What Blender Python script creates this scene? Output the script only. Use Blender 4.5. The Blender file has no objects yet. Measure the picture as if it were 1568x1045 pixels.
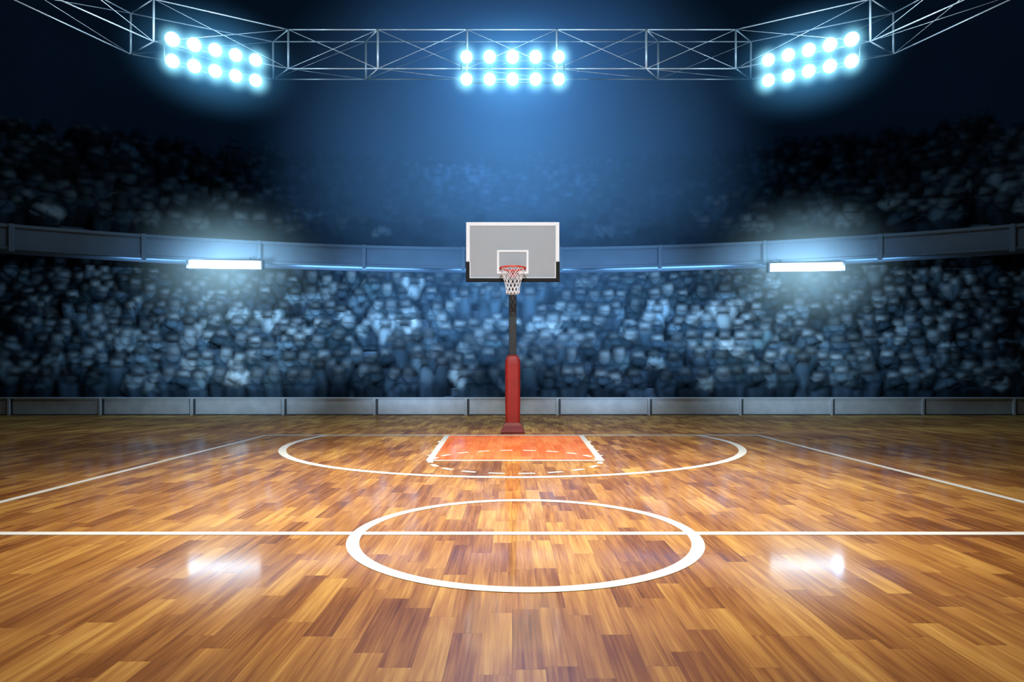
import bpy, bmesh, math, random
import numpy as np
from mathutils import Vector, Matrix
random.seed(4); rng=np.random.default_rng(7)
sc=bpy.context.scene
try:
    sc.view_settings.view_transform='Standard'
    sc.view_settings.look='None'
except Exception as e: print(e)

# ------------------------------------------------------------------ helpers
def link(o,parent=None):
    sc.collection.objects.link(o)
    if parent: o.parent=parent
    return o
def empty(name,loc=(0,0,0)):
    e=bpy.data.objects.new(name,None); e.location=loc; e.empty_display_size=.3
    return link(e)
def mesh_obj(name,verts,faces,mats,parent=None,smooth=False,midx=None):
    m=bpy.data.meshes.new(name); m.from_pydata([tuple(v) for v in verts],[],faces); m.update()
    for mt in (mats if isinstance(mats,list) else [mats]): m.materials.append(mt)
    if midx: 
        for p,i in zip(m.polygons,midx): p.material_index=i
    if smooth:
        for p in m.polygons: p.use_smooth=True
    return link(bpy.data.objects.new(name,m),parent)
def bm_obj(name,bm,mats,parent=None,smooth=False,bevel=0):
    m=bpy.data.meshes.new(name); bm.to_mesh(m); bm.free()
    for mt in (mats if isinstance(mats,list) else [mats]): m.materials.append(mt)
    if smooth:
        for p in m.polygons: p.use_smooth=True
    o=link(bpy.data.objects.new(name,m),parent)
    if bevel:
        b=o.modifiers.new('bevel','BEVEL'); b.width=bevel; b.segments=2; b.limit_method='ANGLE'
    return o
def add_box(bm,x0,x1,y0,y1,z0,z1,mi=0,M=None):
    vs=[bm.verts.new((x,y,z)) for x in (x0,x1) for y in (y0,y1) for z in (z0,z1)]
    for f in [(0,1,3,2),(4,6,7,5),(0,4,5,1),(2,3,7,6),(0,2,6,4),(1,5,7,3)]:
        fc=bm.faces.new([vs[i] for i in f]); fc.material_index=mi
    if M is not None:
        for v in vs: v.co=M@v.co
def add_tube(bm,p0,p1,r,n=8,mi=0,r1=None):
    p0=Vector(p0);p1=Vector(p1); d=(p1-p0).normalized(); r1=r if r1 is None else r1
    a=d.cross(Vector((0,0,1)))
    if a.length<1e-3: a=d.cross(Vector((1,0,0)))
    a.normalize(); b=d.cross(a)
    A=[];B=[]
    for i in range(n):
        t=2*math.pi*i/n; o=a*math.cos(t)+b*math.sin(t)
        A.append(bm.verts.new(p0+o*r)); B.append(bm.verts.new(p1+o*r1))
    for i in range(n):
        f=bm.faces.new([A[i],A[(i+1)%n],B[(i+1)%n],B[i]]); f.material_index=mi; f.smooth=True
    f=bm.faces.new(A[::-1]); f.material_index=mi
    f=bm.faces.new(B); f.material_index=mi

# ------------------------------------------------------------------ materials
def newmat(name):
    m=bpy.data.materials.new(name); m.use_nodes=True
    nt=m.node_tree; return m,nt,nt.nodes['Principled BSDF']
def mat(name,col,rough=.5,metal=0,noise=.0,nscale=8,spec=.5):
    m,nt,p=newmat(name)
    p.inputs['Base Color'].default_value=(*col,1); p.inputs['Roughness'].default_value=rough
    p.inputs['Metallic'].default_value=metal; p.inputs['Specular IOR Level'].default_value=spec
    if noise:
        tc=nt.nodes.new('ShaderNodeTexCoord'); n=nt.nodes.new('ShaderNodeTexNoise'); n.inputs['Scale'].default_value=nscale
        n.inputs['Detail'].default_value=4
        r=nt.nodes.new('ShaderNodeValToRGB')
        r.color_ramp.elements[0].position=.3; r.color_ramp.elements[1].position=.7
        r.color_ramp.elements[0].color=(*[c*(1-noise) for c in col],1)
        r.color_ramp.elements[1].color=(*[min(1,c*(1+noise)) for c in col],1)
        nt.links.new(tc.outputs['Object'],n.inputs['Vector']); nt.links.new(n.outputs['Fac'],r.inputs['Fac'])
        nt.links.new(r.outputs['Color'],p.inputs['Base Color'])
    return m
def emat(name,col,s):
    m,nt,p=newmat(name); p.inputs['Base Color'].default_value=(*col,1)
    p.inputs['Emission Color'].default_value=(*col,1); p.inputs['Emission Strength'].default_value=s
    return m
def wood(name,stops,gloss=.13):
    m,nt,p=newmat(name); N=nt.nodes; L=nt.links
    def math_(op,a,b=None):
        n=N.new('ShaderNodeMath'); n.operation=op
        for i,v in enumerate((a,b)):
            if v is None: continue
            if isinstance(v,(int,float)): n.inputs[i].default_value=v
            else: L.new(v,n.inputs[i])
        return n.outputs[0]
    g=N.new('ShaderNodeNewGeometry'); s=N.new('ShaderNodeSeparateXYZ'); L.new(g.outputs['Position'],s.inputs[0])
    X,Y=s.outputs[0],s.outputs[1]
    W=.19; Ln=.92
    xr=math_('DIVIDE',X,W); row=math_('FLOOR',xr)
    wn=N.new('ShaderNodeTexWhiteNoise'); wn.noise_dimensions='1D'; L.new(row,wn.inputs['W'])
    u=math_('ADD',math_('DIVIDE',Y,Ln),math_('MULTIPLY',wn.outputs['Value'],7.0)); pl=math_('FLOOR',u)
    c=N.new('ShaderNodeCombineXYZ'); L.new(row,c.inputs[0]); L.new(pl,c.inputs[1])
    w2=N.new('ShaderNodeTexWhiteNoise'); w2.noise_dimensions='3D'; L.new(c.outputs[0],w2.inputs['Vector'])
    v=w2.outputs['Value']
    big=N.new('ShaderNodeTexNoise'); big.inputs['Scale'].default_value=.5; L.new(g.outputs['Position'],big.inputs['Vector'])
    def grain(sx,sy,det):
        cc=N.new('ShaderNodeCombineXYZ'); L.new(math_('MULTIPLY',X,sx),cc.inputs[0]); L.new(math_('MULTIPLY',Y,sy),cc.inputs[1]); L.new(math_('MULTIPLY',v,31.0),cc.inputs[2])
        n=N.new('ShaderNodeTexNoise'); n.inputs['Scale'].default_value=1; n.inputs['Detail'].default_value=det; L.new(cc.outputs[0],n.inputs['Vector'])
        return n.outputs['Fac']
    g1=grain(60,1.8,5); g2=grain(15,.9,3)
    t=math_('ADD',math_('MULTIPLY',v,.30),math_('MULTIPLY',big.outputs['Fac'],.62))
    t=math_('ADD',t,math_('MULTIPLY',math_('SUBTRACT',g2,.5),.60))
    t=math_('ADD',t,math_('MULTIPLY',math_('SUBTRACT',g1,.5),.48))
    r=N.new('ShaderNodeValToRGB'); cr=r.color_ramp
    cr.elements[0].position=stops[0][0]; cr.elements[0].color=(*stops[0][1],1)
    cr.elements[1].position=stops[-1][0]; cr.elements[1].color=(*stops[-1][1],1)
    for q,cl in stops[1:-1]:
        e=cr.elements.new(q); e.color=(*cl,1)
    L.new(t,r.inputs['Fac'])
    fx=math_('FRACT',xr); fu=math_('FRACT',u)
    gap=math_('MAXIMUM',math_('LESS_THAN',fx,.016),math_('LESS_THAN',fu,.005))
    mx=N.new('ShaderNodeMix'); mx.data_type='RGBA'; mx.blend_type='MULTIPLY'
    L.new(math_('MULTIPLY',gap,.4),mx.inputs['Factor']); L.new(r.outputs['Color'],mx.inputs['A']); mx.inputs['B'].default_value=(.25,.15,.1,1)
    L.new(mx.outputs['Result'],p.inputs['Base Color'])
    p.inputs['Roughness'].default_value=.5
    p.inputs['Specular IOR Level'].default_value=.05
    # playing surface is lacquered, the apron beyond the baseline is only oiled
    mr=N.new('ShaderNodeMapRange'); mr.interpolation_type='SMOOTHSTEP'
    mr.inputs['From Min'].default_value=14.0; mr.inputs['From Max'].default_value=19.5; mr.inputs['To Min'].default_value=1.0; mr.inputs['To Max'].default_value=.08
    L.new(Y,mr.inputs['Value']); L.new(mr.outputs['Result'],p.inputs['Coat Weight'])
    p.inputs['Coat IOR'].default_value=2.8
    rr=math_('ADD',math_('MULTIPLY',g2,.03),gloss-.015)
    L.new(rr,p.inputs['Coat Roughness'])
    return m
M_floor=wood('varnished_parquet',[(.10,(.14,.044,.013)),(.32,(.30,.112,.028)),(.54,(.52,.240,.058)),(.80,(.82,.48,.125))],.09)
M_lane=wood('painted_lane_parquet',[(.08,(.62,.10,.025)),(.4,(.88,.20,.05)),(.85,(.98,.40,.13))],.09)
def linemat():
    m,nt,p=newmat('court_line_paint'); p.inputs['Base Color'].default_value=(.92,.94,.94,1); p.inputs['Roughness'].default_value=.4
    p.inputs['Coat Weight'].default_value=.7; p.inputs['Coat Roughness'].default_value=.1
    return m
M_line=linemat()
M_wall=mat('arena_wall_paint',(.14,.22,.34),.9,noise=.10,nscale=.3,spec=.1)
M_ceil=mat('arena_ceiling_black',(.02,.03,.05),.9,noise=.2,nscale=.3,spec=.1)
M_conc=mat('stand_concrete',(.08,.12,.18),.85,noise=.25,nscale=1.5,spec=.2)
M_barrier=mat('barrier_panel',(.55,.54,.55),.6,noise=.12,nscale=2)
M_bpost=mat('barrier_post',(.50,.50,.52),.6,noise=.05)
M_bdark=mat('barrier_gap',(.06,.065,.07),.7,noise=.1)
M_band=mat('balcony_fascia',(.085,.145,.22),.7,noise=.10,nscale=1.2)
M_bcap=mat('balcony_cap',(.10,.165,.24),.7,noise=.05)
M_truss=mat('truss_aluminium',(.78,.87,.95),.35,.3,noise=.06,nscale=5)
M_cable=mat('steel_cable',(.25,.28,.32),.5,.6,noise=.05)
M_house=mat('lamp_housing',(.10,.12,.15),.45,.5,noise=.1,nscale=6)
M_lamp=emat('floodlight_lens',(.80,.93,1.0),26)
M_tube=emat('balcony_light_lens',(.92,.97,1.0),.80)

# ------------------------------------------------------------------ floor & room
CY=-12.4
def ring_pts(r,a0,a1,n): return [(r*math.sin(a0+(a1-a0)*i/n),CY+r*math.cos(a0+(a1-a0)*i/n)) for i in range(n+1)]
R_W=57.0; H=32.0
pts=ring_pts(R_W,-math.pi,math.pi,96)[:-1]
mesh_obj('floor',[(x,y,0) for x,y in pts],[list(range(96))[::-1]],M_floor)
mesh_obj('ceiling',[(x,y,H) for x,y in pts],[list(range(96))],M_ceil)
mesh_obj('wall_back',[(x,y,0) for x,y in pts]+[(x,y,H) for x,y in pts],[(i,(i+1)%96,96+(i+1)%96,96+i) for i in range(96)],M_wall,smooth=True)

# ------------------------------------------------------------------ court markings
V=[];F=[];MI=[]
def quad(a,b,c,d,z=.004,mi=0):
    k=len(V); V.extend([(*a,z),(*b,z),(*c,z),(*d,z)]); F.append((k,k+1,k+2,k+3)); MI.append(mi)
def seg(p,q,w,z=.004,mi=0):
    p=Vector(p);q=Vector(q); n=(q-p).normalized(); n=Vector((-n.y,n.x))*w/2
    quad(p-n,q-n,q+n,p+n,z,mi)
def arc(cx,cy,ro,ri,a0,a1,n,z=.004,mi=0):
    for i in range(n):
        t0=a0+(a1-a0)*i/n; t1=a0+(a1-a0)*(i+1)/n
        quad((cx+ri*math.cos(t0),cy+ri*math.sin(t0)),(cx+ro*math.cos(t0),cy+ro*math.sin(t0)),(cx+ro*math.cos(t1),cy+ro*math.sin(t1)),(cx+ri*math.cos(t1),cy+ri*math.sin(t1)),z,mi)
YB=17.25; XS=6.62; w=.12; YC=6.67
seg((-XS,YB),(XS,YB),.20)
for s in(-1,1): seg((s*XS,YB),(s*XS,-10),w,z=.0042)
seg((-XS-4,YC),(XS+4,YC),.125,z=.0044)
arc(.13,YC,1.8,1.675,0,2*math.pi,128,z=.0046)
dc=15.52; Ro=5.33; a=math.asin((YB-dc)/Ro)
arc(.01,dc,Ro,Ro-.16,-math.pi-a,a,128,z=.0048)
YF=12.25; LX=.06; WB=1.80; WF=1.64
for s in(-1,1): seg((LX+s*WB,YB),(LX+s*WF,YF-.05),.13,z=.005)
seg((LX-WF,YF),(LX+WF,YF),.12,z=.0052)
for k in range(20):   # dashed free-throw circle
    t=2*math.pi*k/20; arc(LX,YF,1.66,1.56,t+.03,t+.2,5,z=.0054)
for s in (-1,1):      # lane hash blocks
    for yy,l in((15.6,.35),(14.7,.1),(13.8,.1),(13.0,.1)):
        xx=WF+(WB-WF)*(yy-YF)/(YB-YF)+.05
        seg((LX+s*xx,yy),(LX+s*(xx+.07),yy),l,z=.0056)
k=len(V); V.extend([(LX-WB,YB,.0022),(LX+WB,YB,.0022),(LX+WF,YF,.0022),(LX-WF,YF,.0022)]); F.append((k+3,k+2,k+1,k)); MI.append(1)
mesh_obj('court_markings',V,F,[M_line,M_lane],midx=MI)

# ------------------------------------------------------------------ basketball hoop
hoop=empty('basketball_hoop',(0.02,18,0))
def H_(bm): # shift to local
    bmesh.ops.translate(bm,verts=bm.verts,vec=(0,-18,0)); return bm
M_red=mat('red_pole_padding',(.30,.014,.010),.5,noise=.15,nscale=3)
M_dred=mat('dark_red_base',(.17,.010,.010),.55,noise=.15,nscale=4)
M_pole=mat('black_steel_pole',(.025,.03,.035),.5,.2,noise=.1)
M_board=mat('backboard_panel',(.37,.41,.44),.45,noise=.02,nscale=1,spec=.3)
M_white=mat('white_frame',(.90,.96,1.0),.5,noise=.01)
M_blk=mat('black_rubber_edge',(.012,.014,.014),.7,noise=.1,spec=.2)
M_rim=mat('orange_rim',(.70,.06,.03),.4,noise=.05)
M_net=mat('net_cord',(.82,.87,.93),.8,noise=.03)
zt,zb=5.75,4.18; hw=1.255; yb=17.30
bm=bmesh.new(); add_box(bm,-hw+.03,hw-.03,yb,yb+.05,zb+.03,zt-.03); bm_obj('backboard_panel',H_(bm),M_board,hoop)
bm=bmesh.new(); t=.095; f0=yb-.02; f1=yb+.07
zc=4.68
add_box(bm,-hw,hw,f0,f1,zt-t,zt); 
for s in(-1,1):
    a,b=sorted((s*hw,s*(hw-t))); add_box(bm,a,b,f0,f1,zc,zt-t)
tw=.425; z0=4.36; z1=5.0; tt=.055
add_box(bm,-tw,tw,f0,yb+.01,z1-tt,z1); add_box(bm,-tw,tw,f0,yb+.01,z0,z0+tt)
for s in(-1,1):
    a,b=sorted((s*tw,s*(tw-tt))); add_box(bm,a,b,f0,yb+.01,z0+tt,z1-tt)
bm_obj('white_frame',H_(bm),M_white,hoop)
bm=bmesh.new()
add_box(bm,-hw-.01,hw+.01,f0-.03,f1+.03,zb-.03,zb+.055)
for s in(-1,1):
    a,b=sorted((s*(hw+.01),s*(hw-.09))); add_box(bm,a,b,f0-.03,f1+.03,zb+.055,zc)
bm_obj('corner_padding',H_(bm),M_blk,hoop)
bm=bmesh.new()
for s in(-1,1):
    a,b=sorted((s*(hw-.092),s*(hw-.112))); add_box(bm,a,b,f0-.01,yb+.02,zb+.075,zc)
add_box(bm,-hw+.092,hw-.092,f0-.01,yb+.02,zb+.055,zb+.08)
bm_obj('inner_pinstripe',H_(bm),M_white,hoop)
yr,zr,rr=16.80,4.43,.335
bpy.ops.mesh.primitive_torus_add(major_radius=rr,minor_radius=.022,major_segments=64,minor_segments=12,location=(0,yr-18,zr))
o=bpy.context.object; o.name='rim'; o.data.materials.append(M_rim); o.parent=hoop
for p in o.data.polygons: p.use_smooth=True
bm=bmesh.new()
add_box(bm,-.12,.12,yb-.035,yb-.0,zr-.16,zr+.04); add_box(bm,-.09,.09,yr+rr-.01,yb-.02,zr-.03,zr+.005)
for s in(-1,1): add_tube(bm,(s*.09,yb-.03,zr-.14),(s*.13,yr+rr*.92,zr-.01),.014)
for i in range(12):
    t=2*math.pi*i/12; add_tube(bm,(rr*math.cos(t),yr+rr*math.sin(t),zr-.015),(rr*.985*math.cos(t),yr+rr*.985*math.sin(t),zr-.06),.009,6)
bm_obj('rim_bracket',H_(bm),M_rim,hoop)
cu=bpy.data.curves.new('net','CURVE'); cu.dimensions='3D'; cu.bevel_depth=.0085; cu.bevel_resolution=1
def net_r(h): return rr*(.97-.42*min(1,h*1.35)**.8 - .02*h)
for d in(-1,1):
    for i in range(12):
        sp=cu.splines.new('POLY'); n=24; sp.points.add(n)
        for j in range(n+1):
            h=j/n; t=2*math.pi*i/12+d*h*math.pi*2/12*3; r=net_r(h)
            sp.points[j].co=(r*math.cos(t),yr-18+r*math.sin(t),zr-.04-h*.62,1)
sp=cu.splines.new('POLY'); sp.points.add(24)
for j in range(25):
    t=2*math.pi*j/24; r=net_r(1); sp.points[j].co=(r*math.cos(t),yr-18+r*math.sin(t),zr-.66,1)
cu.materials.append(M_net); link(bpy.data.objects.new('net',cu),hoop)
bm=bmesh.new()
add_box(bm,-.105,.105,17.9,18.11,2.0,4.95)
add_box(bm,-.09,.09,yb+.07,17.95,4.35,4.53); add_box(bm,-.07,.07,yb+.07,17.95,4.80,4.93)
for s in(-1,1):
    add_tube(bm,(s*.06,17.95,4.9),(s*.8,yb+.07,5.35),.03); add_tube(bm,(s*.06,17.95,4.4),(s*.8,yb+.07,4.6),.03)
add_box(bm,-.9,.9,yb+.05,yb+.09,4.55,4.65); add_box(bm,-.9,.9,yb+.05,yb+.09,5.30,5.40)
bm_obj('steel_pole',H_(bm),M_pole,hoop,bevel=.015)
bm=bmesh.new()
prof=[(.20,.16),(.207,.6),(.21,1.2),(.21,1.95),(.20,2.06),(.165,2.15),(.12,2.19)]
rings=[]
for hx,z in prof:
    c=.06; pts_=[(hx,hx-c),(hx-c,hx),(-hx+c,hx),(-hx,hx-c),(-hx,-hx+c),(-hx+c,-hx),(hx-c,-hx),(hx,-hx+c)]
    rings.append([bm.verts.new((x,18+y,z)) for x,y in pts_])
for A,B in zip(rings,rings[1:]):
    for i in range(8): bm.faces.new([A[i],A[(i+1)%8],B[(i+1)%8],B[i]])
bm.faces.new(rings[0][::-1]); bm.faces.new(rings[-1])
bm_obj('red_padding',H_(bm),M_red,hoop,bevel=.02)
bm=bmesh.new()
rings=[]
for hx,z in[(.33,0),(.33,.06),(.29,.09),(.26,.22),(.20,.30)]:
    rings.append([bm.verts.new((x*hx,18+y*hx,z)) for x,y in((1,1),(-1,1),(-1,-1),(1,-1))])
for A,B in zip(rings,rings[1:]):
    for i in range(4): bm.faces.new([A[i],A[(i+1)%4],B[(i+1)%4],B[i]])
bm.faces.new(rings[0][::-1]); bm.faces.new(rings[-1])
for sx in(-1,1):
    for sy in(-1,1): add_tube(bm,(sx*.29,18+sy*.29,.05),(sx*.29,18+sy*.29,.10),.022)
bm_obj('base_plate',H_(bm),M_dred,hoop,bevel=.01)

# ------------------------------------------------------------------ barrier
bm=bmesh.new(); YBAR=25.5; PW=3.64; XL=31
add_box(bm,-XL,XL,YBAR+.05,YBAR+.25,0,.68,0)
add_box(bm,-XL,XL,YBAR-.02,YBAR+.28,.65,.71,1)
add_box(bm,-XL,XL,YBAR+.0,YBAR+.06,0,.045,2)
k=-9
while k<=8:
    xc=(k+.55)*PW-.2; add_box(bm,xc-.05,xc+.05,YBAR-.03,YBAR+.06,0,.68,1); add_box(bm,xc+.05,xc+.14,YBAR+.03,YBAR+.06,.0,.66,2)
    k+=1
bm_obj('court_barrier',bm,[M_barrier,M_bpost,M_bdark],bevel=.01)

# ------------------------------------------------------------------ lower stand
NR=10; DY=.86; DZ=.80; Y0=26.3; Z0=.25
bm=bmesh.new(); XW=30.5
for i in range(NR):
    y=Y0+i*DY; z=Z0+i*DZ
    add_box(bm,-XW,XW,y,y+DY+(.0 if i<NR-1 else .3),0,z)
    add_box(bm,-XW,XW,y+.48,y+DY-.02,z,z+.46)
bm_obj('lower_grandstand',bm,M_conc)
# ------------------------------------------------------------------ upper stand (revolved)
def revolve(name,prof,a0,a1,n,mats,parent=None):
    V=[];F=[]; m=len(prof)
    for i in range(n+1):
        t=a0+(a1-a0)*i/n
        for r,z in prof: V.append((r*math.sin(t),CY+r*math.cos(t),z))
    for i in range(n):
        for j in range(m):
            a=i*m+j;b=i*m+(j+1)%m; F.append((a,b,b+m,a+m))
    F.append(list(range(m))); F.append(list(range(n*m,(n+1)*m))[::-1])
    return mesh_obj(name,V,F,mats,parent)
AR=.90; RU0=40.0; RDY=.9; RDZ=.60; ZU0=6.75; NU=10
prof=[(39.82,6.15),(39.82,ZU0)]
for i in range(NU):
    r=RU0+i*RDY; z=ZU0+i*RDZ
    if i: prof.append((r,z))
    prof+= [(r+.5,z),(r+.5,z+.46),(r+RDY-.02,z+.46),(r+RDY-.02,z)]
prof+=[(RU0+NU*RDY+6.5,ZU0+(NU-1)*RDZ),(RU0+NU*RDY+6.5,ZU0+(NU-1)*RDZ-1),(RU0+NU*RDY,ZU0+(NU-1)*RDZ-1),(41.0,6.15)]
revolve('upper_grandstand',prof,-AR,AR,90,M_conc)
fas=empty('balcony_fascia')
revolve('fascia_panel',[(39.45,6.16),(39.45,6.9),(39.75,6.9),(39.75,6.16)],-AR,AR,90,M_band,fas)
revolve('fascia_cap',[(39.35,6.86),(39.35,6.97),(39.80,6.97),(39.80,6.86)],-AR,AR,90,M_bcap,fas)
revolve('fascia_lip',[(39.38,6.08),(39.38,6.18),(39.78,6.18),(39.78,6.08)],-AR,AR,90,M_band,fas)
bm=bmesh.new()
for k in range(-9,9):
    t=(k+.5)*.104
    M=Matrix.Translation((0,CY,0))@Matrix.Rotation(-t,4,'Z')
    add_box(bm,-.07,.07,39.30,39.5,6.0,6.98,0,M)
bm_obj('fascia_ribs',bm,M_bcap,fas)

# ------------------------------------------------------------------ spectators
def template(joints,edges,radii):
    m=bpy.data.meshes.new('t'); m.from_pydata(joints,edges,[]); o=bpy.data.objects.new('t',m); link(o)
    sk=o.modifiers.new('s','SKIN'); sk.use_smooth_shade=True
    for i,v in enumerate(m.skin_vertices[0].data):
        v.radius=radii[i] if isinstance(radii[i],tuple) else (radii[i],radii[i]); v.use_root=(i==0)
    sb=o.modifiers.new('b','SUBSURF'); out=[]
    for lv in(1,0):
        sb.levels=lv; sb.render_levels=lv; sb.show_viewport=(lv>0)
        bpy.context.view_layer.update()
        dg=bpy.context.evaluated_depsgraph_get(); ev=o.evaluated_get(dg); me=ev.to_mesh()
        nv=len(me.vertices); co=np.empty(nv*3); me.vertices.foreach_get('co',co); co=co.reshape(-1,3)
        nr=np.array([v.normal[:] for v in me.vertices])
        fl=[tuple(p.vertices) for p in me.polygons]
        out.append((co,nr,np.concatenate([np.array(f) for f in fl]),np.array([len(f) for f in fl])))
        ev.to_mesh_clear()
    bpy.data.objects.remove(o)
    return out
def person(arms,lean=0,turn=0,stand=False):
    P=[(0,0,.50),(0,-.0-lean*.3,.68),(0,-.02-lean*.7,.88),(0,-.01-lean,1.01),(0,-.02-lean,1.08),(0+turn*.02,-.05-lean,1.17),(turn*.02,-.05-lean,1.26),(turn*.02,-.03-lean,1.32)]
    if stand: P=[(x,y,z+.42) for x,y,z in P]
    R=[(.15,.12),(.135,.11),(.165,.12),(.10,.09),.055,(.075,.085),(.085,.10),.06]
    E=[(i,i+1) for i in range(7)]
    zc=P[3][2]-.03; yc=P[3][1]
    for s,(el,ha) in zip((-1,1),arms):
        b=len(P); P+= [(s*.19,yc,zc),(s*el[0],yc+el[1],zc+el[2]),(s*ha[0],yc+ha[1],zc+ha[2]),(s*ha[0]*.98,yc+ha[1]-.05,zc+ha[2]+(.09 if ha[2]>0 else -.03))]
        R+=[.075,.052,.04,.038]; E+=[(3,b),(b,b+1),(b+1,b+2),(b+2,b+3)]
    for s in(-1,1):
        b=len(P)
        if stand: P+=[(s*.1,0,.82),(s*.11,-.03,.45),(s*.11,0,.07),(s*.12,-.14,.04)]
        else: P+=[(s*.1,-.03,.49),(s*.13,-.40,.51),(s*.12,-.42,.09),(s*.13,-.54,.05)]
        R+=[.10,.07,.05,.045]; E+=[(0,b),(b,b+1),(b+1,b+2),(b+2,b+3)]
    return template(P,E,R),P[4][2]
lap=((.27,-.05,-.24),(.12,-.30,-.36)); up=((.33,-.05,.17),(.27,-.08,.42)); clap=((.28,-.12,-.20),(.05,-.32,-.02)); wide=((.42,-.06,.02),(.48,-.1,.28)); cheek=((.24,-.2,-.28),(.08,-.16,.04))
T=[person((lap,lap)),person((lap,lap),.1,1),person((up,up),0,0),person((clap,clap),.06),person((lap,up),0,-1),person((cheek,lap),.16),person((wide,wide),0,0,True),person((clap,clap),0,0,True),person((up,up),0,0,True)]
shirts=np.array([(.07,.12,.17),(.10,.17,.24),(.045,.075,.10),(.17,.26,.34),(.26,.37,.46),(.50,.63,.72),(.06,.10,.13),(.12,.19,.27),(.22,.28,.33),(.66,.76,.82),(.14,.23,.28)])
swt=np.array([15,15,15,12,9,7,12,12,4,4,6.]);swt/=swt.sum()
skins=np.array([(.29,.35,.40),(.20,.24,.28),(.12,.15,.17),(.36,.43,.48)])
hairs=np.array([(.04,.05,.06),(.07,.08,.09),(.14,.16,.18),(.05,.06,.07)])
SHELLS=[(0,-.03,0),(1,.03,1),(1,.08,2),(1,.14,3),(1,.215,4)]   # (template level, outward offset, material)
AV=[];AC=[];FL=[];FS=[];FM=[];off=0
def add_person(x,y,z,rot,sc_,standing_p=.08):
    global off
    i=rng.integers(6,9) if rng.random()<standing_p else rng.choice(6,p=[.30,.22,.08,.18,.10,.12])
    tp,nz=T[i]; st=i>=6
    sx,sz=rng.uniform(.92,1.2),rng.uniform(.88,1.12)
    sh=shirts[rng.choice(len(shirts),p=swt)]*rng.uniform(.6,1.35); skn=skins[rng.integers(4)]; hr=hairs[rng.integers(4)]
    pn=np.array([.035,.055,.08])*rng.uniform(.6,2.8)
    ca,sa=math.cos(rot),math.sin(rot)
    for lv,of,mi in SHELLS:
        co,nr,fi,fs=tp[lv]
        jit=1.0
        c=(co+nr*of*jit)*sc_*np.array([sx,1,sz])
        c[:,2]=np.maximum(c[:,2],.02)
        v=np.stack([c[:,0]*ca-c[:,1]*sa+x,c[:,0]*sa+c[:,1]*ca+y,c[:,2]+z],1)
        col=np.tile(sh,(len(co),1))
        zz=co[:,2]; leg=zz<(.88 if st else .47); 
        if not st: leg=leg|((co[:,1]<-.2)&(zz<.62)&(abs(co[:,0])>.05))
        col[leg]=pn
        hd=(zz>nz-.03)&(abs(co[:,0])<.14); col[hd]=skn
        hrr=hd&((zz>nz+.21)|((co[:,1]>co[hd][:,1].mean()+.02)&(zz>nz+.07))); col[hrr]=hr
        hn=(abs(co[:,0])>.2)&(zz>nz+.25); col[hn]=skn
        AV.append(v); AC.append(col); FS.append(fs); FL.append(fi+off); FM.append(np.full(len(fs),mi)); off+=len(co)
PS=1.15; SPC=.72
for i in range(NR):
    y=Y0+i*DY+.66; z=Z0+i*DZ
    n=int(2*29.5/SPC)
    for k in range(n):
        x=-29.5+k*SPC+rng.uniform(-.16,.16)+(i%2)*.33
        if rng.random()<.05: continue
        add_person(x,y+rng.uniform(-.05,.03),z,math.atan2(x,y)*-.6+rng.uniform(-.45,.45),PS)
for i in range(NU):
    r=RU0+i*RDY+.68; n=int(2*.86*r/.82)
    for k in range(n):
        t=-.86+(k+.5)*1.72/n+rng.uniform(-.004,.004)
        if rng.random()<.10: continue
        add_person(r*math.sin(t),CY+r*math.cos(t),ZU0+i*RDZ,-t+rng.uniform(-.4,.4),PS)
V_=np.concatenate(AV).astype(np.float32); C_=np.concatenate(AC).astype(np.float32); L_=np.concatenate(FL).astype(np.int32); S_=np.concatenate(FS).astype(np.int32); MM=np.concatenate(FM).astype(np.int32)
print('crowd verts',len(V_),'faces',len(S_))
me=bpy.data.meshes.new('spectator_crowd'); me.vertices.add(len(V_)); me.vertices.foreach_set('co',V_.ravel())
me.loops.add(len(L_)); me.loops.foreach_set('vertex_index',L_); me.polygons.add(len(S_))
st=np.concatenate([[0],np.cumsum(S_)[:-1]]).astype(np.int32); me.polygons.foreach_set('loop_start',st)
try: me.polygons.foreach_set('loop_total',S_)
except Exception: pass
me.polygons.foreach_set('material_index',MM)
me.polygons.foreach_set('use_smooth',np.ones(len(S_),dtype=bool))
me.update(calc_edges=True)
at=me.color_attributes.new('tone','FLOAT_COLOR','POINT'); at.data.foreach_set('color',np.concatenate([C_,np.ones((len(C_),1),np.float32)],1).ravel())
for nm,al in(('spectator_core',.70),('spectator_fuzz_1',.30),('spectator_fuzz_2',.24),('spectator_fuzz_3',.18),('spectator_fuzz_4',.12)):
    m,nt,p=newmat(nm); an=nt.nodes.new('ShaderNodeAttribute'); an.attribute_name='tone'
    nt.links.new(an.outputs['Color'],p.inputs['Base Color']); p.inputs['Roughness'].default_value=.9; p.inputs['Specular IOR Level'].default_value=.0
    p.inputs['Alpha'].default_value=al
    me.materials.append(m)
link(bpy.data.objects.new('spectator_crowd',me))

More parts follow.
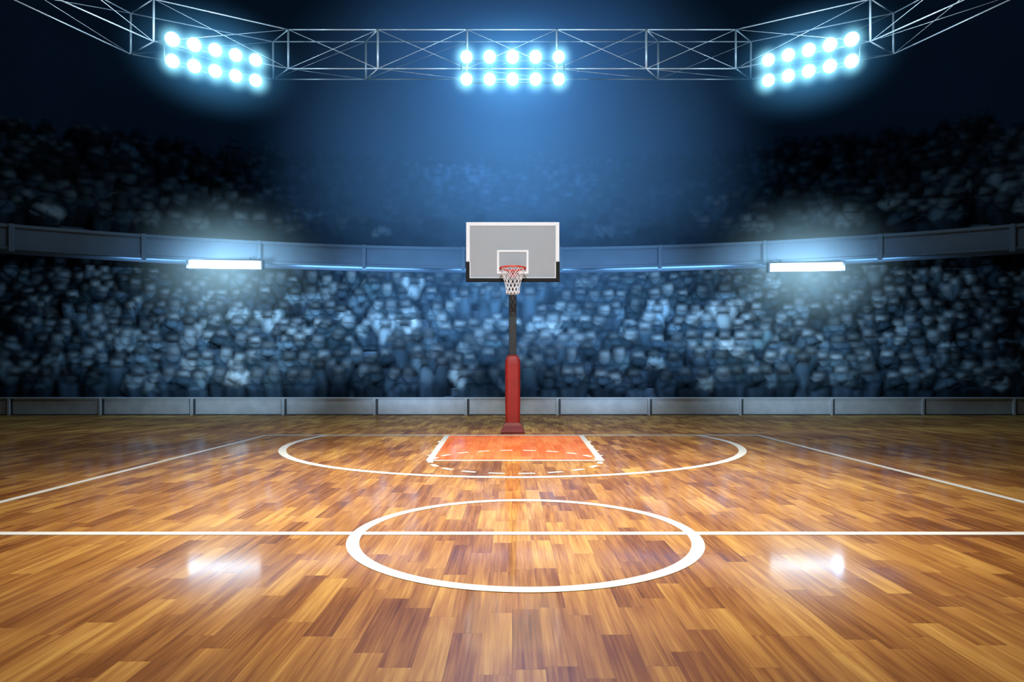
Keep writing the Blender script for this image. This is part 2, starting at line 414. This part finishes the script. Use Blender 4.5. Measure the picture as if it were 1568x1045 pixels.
# ------------------------------------------------------------------ volumes with glow or darkening put in as emission and absorption
def light_volume(name,col,strength,power=3.0,absorb=0):
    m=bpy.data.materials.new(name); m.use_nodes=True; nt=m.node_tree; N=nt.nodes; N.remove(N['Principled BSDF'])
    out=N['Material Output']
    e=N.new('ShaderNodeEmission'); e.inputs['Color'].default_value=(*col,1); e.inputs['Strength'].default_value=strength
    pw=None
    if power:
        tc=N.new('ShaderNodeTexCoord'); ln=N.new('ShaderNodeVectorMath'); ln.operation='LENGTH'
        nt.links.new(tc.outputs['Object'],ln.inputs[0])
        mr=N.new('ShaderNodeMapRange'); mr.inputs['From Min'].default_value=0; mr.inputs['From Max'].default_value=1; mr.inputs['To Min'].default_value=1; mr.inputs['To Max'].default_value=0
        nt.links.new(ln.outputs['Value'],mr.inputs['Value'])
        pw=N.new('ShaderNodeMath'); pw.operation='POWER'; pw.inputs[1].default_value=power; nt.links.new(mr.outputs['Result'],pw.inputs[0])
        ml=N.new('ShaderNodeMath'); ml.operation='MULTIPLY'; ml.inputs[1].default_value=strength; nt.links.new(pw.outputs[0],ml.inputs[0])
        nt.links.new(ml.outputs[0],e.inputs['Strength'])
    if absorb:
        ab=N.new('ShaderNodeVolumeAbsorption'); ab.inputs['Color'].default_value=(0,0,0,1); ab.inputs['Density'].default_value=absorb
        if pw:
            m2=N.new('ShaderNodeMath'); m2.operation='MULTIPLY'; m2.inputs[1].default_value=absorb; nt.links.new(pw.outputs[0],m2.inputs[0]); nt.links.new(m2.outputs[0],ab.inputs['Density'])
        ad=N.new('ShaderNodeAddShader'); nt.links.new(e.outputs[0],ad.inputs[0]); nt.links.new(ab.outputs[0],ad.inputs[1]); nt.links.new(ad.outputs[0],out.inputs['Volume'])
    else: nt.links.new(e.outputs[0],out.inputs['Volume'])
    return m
def sphere_mesh(name,material):
    bm=bmesh.new(); bmesh.ops.create_uvsphere(bm,u_segments=32,v_segments=20,radius=1)
    m=bpy.data.meshes.new(name); bm.to_mesh(m); bm.free(); m.materials.append(material); return m
def ellipsoid(name,loc,s,rot,material,parent):
    o=link(bpy.data.objects.new(name,sphere_mesh(name,material)),parent); o.location=loc; o.scale=s; o.rotation_euler=(0,0,rot); return o
M_glow=light_volume('glow_volume',(.10,.44,.90),.62,2.3)  # self-emitting volume standing in for bloom around each lamp bank
M_glow2=light_volume('glow_volume_soft',(.36,.66,.85),.95,3.2)  # painted-in bloom around the balcony lights, emitted by the volume itself
M_glow3=light_volume('blue_beam_glow',(.09,.29,.68),.21,1.6,.24)  # blue beam put in as emission; its absorption veils the crowd behind
M_glow5=light_volume('centre_shaft_glow',(.08,.34,.80),.09,1.8)  # shaft of light painted in as emission below the centre bank
M_dim=light_volume('upper_tier_dimmer',(.05,.22,.50),.0026,0,.11)  # added absorbing volume that darkens the upper tier, with faint blue emission
M_halo=light_volume('lamp_halo_glow',(.30,.80,1.0),7.5,3.0)  # bloom of a single lamp, put in as emission
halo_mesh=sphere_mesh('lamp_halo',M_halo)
volume_root=empty('arena_light_volumes')  # parent of the added glow and darkening volumes
ellipsoid('light_beam_glow',(0,27,10.5),(11.5,4.5,10.5),0,M_glow3,volume_root)
ellipsoid('light_shaft_glow',(0,23,10.6),(4.6,3,5.6),0,M_glow5,volume_root)
revolve('upper_tier_dimmer',[(35.2,7.05),(35.2,24),(55,24),(55,7.05)],-.98,.98,48,M_dim,volume_root)

# ------------------------------------------------------------------ truss
inner=[(1.54,22),(4.61,22),(7.68,22),(11.3,20.2),(13.3,16.9),(14.8,13),(15.6,9),(15.9,5)]
outer=[(1.62,22.8),(5.2,22.8),(8.5,22.8),(12.5,21.0),(14.2,17.4),(15.8,13.3),(16.6,9.1),(16.9,5)]
inner=[(-x,y) for x,y in inner[::-1]]+inner; outer=[(-x,y) for x,y in outer[::-1]]+outer
ZB,ZT=12.14,13.48
bm=bmesh.new()
n=len(inner)
for i in range(n):
    a=inner[i]; b=outer[i]
    for p in(a,b): add_tube(bm,(*p,ZB),(*p,ZT),.036)
    add_tube(bm,(*a,ZB),(*b,ZB),.02); add_tube(bm,(*a,ZT),(*b,ZT),.02)
    if i<n-1:
        a2=inner[i+1]; b2=outer[i+1]
        for p,q in((a,a2),(b,b2)):
            for z in(ZB,ZT): add_tube(bm,(*p,z),(*q,z),.020)
        add_tube(bm,(*a,ZB),(*a2,ZT),.010,6); add_tube(bm,(*a,ZT),(*a2,ZB),.010,6)
        add_tube(bm,(*b,ZB),(*b2,ZT),.008,6)
        add_tube(bm,(*a,ZB),(*b2,ZB),.007,6)
for i in(0,1,2,n-3,n-2,n-1):
    add_tube(bm,(*inner[i],ZT),(*inner[i],H),.012,6,1)
bm_obj('lighting_truss',bm,[M_truss,M_cable])

# ------------------------------------------------------------------ floodlight banks
def bank(p0,p1,z0,z1,tilt=.5):
    c=Vector(((p0[0]+p1[0])/2,(p0[1]+p1[1])/2,(z0+z1)/2)); d=Vector((p1[0]-p0[0],p1[1]-p0[1],0)); Lh=d.length/2; ang=math.atan2(d.y,d.x)
    e=empty('floodlight_bank',c); e.rotation_euler=(0,0,ang)
    dz=(z1-z0)/2
    bm=bmesh.new(); be=bmesh.new()
    xs=[-Lh+2*Lh*i/4 for i in range(5)]
    for z in(dz,-dz): add_tube(bm,(-Lh-.3,.28,z),(Lh+.3,.28,z),.03)
    for x in(-Lh-.2,-Lh/2,Lh/2,Lh+.2): add_tube(bm,(x,.30,-dz-.1),(x,.30,ZB-c.z+.02),.028)
    for x in(-Lh/2,Lh/2):
        add_tube(bm,(x,.30,ZB-c.z),(x,.72,ZB-c.z),.02)
    dirv=Vector((0,-math.cos(tilt),-math.sin(tilt)))
    for x in xs:
        for z in(dz,-dz):
            ce=Vector((x,0,z))
            add_tube(bm,ce-dirv*.24,ce-dirv*.03,.10,16,0,.205)
            add_tube(bm,ce-dirv*.03,ce+dirv*.03,.22,20,0)
            add_tube(bm,ce-dirv*.34,ce-dirv*.24,.07,12)
            add_tube(be,ce+dirv*.02,ce+dirv*.045,.195,20,0,.175)
            for s in(-1,1): add_tube(bm,(x+s*.22,.02,z),(x+s*.19,.28,z),.014,6)
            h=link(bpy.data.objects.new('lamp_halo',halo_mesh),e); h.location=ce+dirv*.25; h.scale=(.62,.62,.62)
    bm_obj('housings_and_frame',bm,M_house,e)
    bm_obj('lamp_lenses',be,M_lamp,e)
    ellipsoid('glow_volume',(0,0,0),(Lh+1.9,1.8,2.1),0,M_glow,e)
    return e
bank((-1.51,21.3),(1.55,21.3),11.46,12.20)
bank((-10.5,19.8),(-8.45,21.1),11.33,12.0)
bank((8.45,21.1),(10.5,19.8),11.33,12.0)

# ------------------------------------------------------------------ lights
def spot(name,loc,tgt,power,col,ang,blend=1,size=.5):
    l=bpy.data.lights.new(name,'SPOT'); l.energy=power; l.color=col; l.spot_size=math.radians(ang); l.spot_blend=blend; l.shadow_soft_size=size
    o=link(bpy.data.objects.new(name,l)); o.location=loc
    o.rotation_euler=(Vector(tgt)-Vector(loc)).to_track_quat('-Z','Y').to_euler(); return o
# ------------------------------------------------------------------ balcony lights
for off_,zz in((-437,5.97),(448,5.86)):
    k=off_/981; d=(-24.8+math.sqrt(24.8**2+4*(1+k*k)*(39.3**2-12.4**2)))/(2*(1+k*k)); x=k*d
    e=empty('balcony_floodlight',(x,d-.1,zz)); ang=-math.atan2(x,d-CY)*.35; e.rotation_euler=(0,0,ang)
    bm=bmesh.new(); add_box(bm,-1.4,1.4,-.02,.22,-.10,.16)
    for s in(-1,1):
        add_box(bm,s*1.4-.03,s*1.4+.03,-.1,.24,-.2,.18); add_tube(bm,(s*.9,.12,.12),(s*.9,.22,.3),.03)
    bm_obj('housing',bm,M_house,e,bevel=.01)
    bm=bmesh.new(); add_box(bm,-1.36,1.36,-.09,-.02,-.16,.13); add_box(bm,-1.36,1.36,-.05,.15,-.17,-.1); bm_obj('lens',bm,M_tube,e,bevel=.02)
    ellipsoid('glow_volume',(0,0,-.1),(4.8,1.6,3.6),0,M_glow2,e)
    spot('balcony_glow_fill',(x*.97,d-2.6,zz-.9),(x*1.03,d+5,zz-1.4),1300,(.6,.85,1),115,1,.5)  # unseen spot added ahead of the fixture to spread glow on the crowd

spot('court_key_light',(0,10.5,17),(0,10.5,0),30000,(1,.91,.70),54,1,.8)
spot('court_wide_light',(0,7,17),(0,8,0),8000,(1,.87,.78),100,1,.8)
spot('hoop_fill_light',(0,1,10),(0,18,4),6800,(.76,.89,1),32,.8,.4)  # unseen fill added to brighten the front of the backboard
for s in(-1,1):  # unseen low spots added to brighten the crowd and barrier
    spot('stand_fill_light',(s*3,14,2.6),(s*14,30,4.0),7000,(.44,.72,1),42,1,.5)
    spot('stand_centre_fill_light',(s*6,14,2.6),(s*3,30,4.6),10000,(.36,.65,1),44,1,.5)
for k in(-2,-1,0,1,2):   # unseen fill added under the balcony to brighten the rear seats
    t=k*.16; r=39.6
    l=bpy.data.lights.new('under_balcony_fill','AREA'); l.shape='RECTANGLE'; l.size=5; l.size_y=.3; l.energy=420 if abs(k)<2 else 260; l.color=(.34,.65,1)
    o=link(bpy.data.objects.new('under_balcony_fill',l)); o.location=(r*math.sin(t),CY+r*math.cos(t)-.3,5.7)
    o.rotation_euler=(Vector((r*1.2*math.sin(t),33,4.6))-o.location).to_track_quat('-Z','Y').to_euler()
spot('blue_wall_light',(0,24,13),(0,44,13),7000,(.13,.38,1),80,1,.6)
spot('blue_wall_top_light',(0,28,16),(0,44,26),12000,(.12,.42,.95),66,1,.6)
for x in(0,-9.3,9.3):
    l=bpy.data.lights.new('bank_spill','POINT'); l.energy=650; l.color=(.6,.85,1); l.shadow_soft_size=.5
    o=link(bpy.data.objects.new('bank_spill_light',l)); o.location=(x,19.6 if x==0 else 18.4,11.6)

w_=bpy.data.worlds.new('World'); sc.world=w_; w_.use_nodes=True
w_.node_tree.nodes['Background'].inputs[0].default_value=(.02,.04,.08,1); w_.node_tree.nodes['Background'].inputs[1].default_value=.3

# ------------------------------------------------------------------ camera
cam=bpy.data.cameras.new('camera'); cam.sensor_width=36; cam.lens=36*981/1568; cam.shift_y=.0316; cam.clip_end=300
co=link(bpy.data.objects.new('camera',cam)); co.location=(0,0,1.67); co.rotation_euler=(math.pi/2,0,0); sc.camera=co
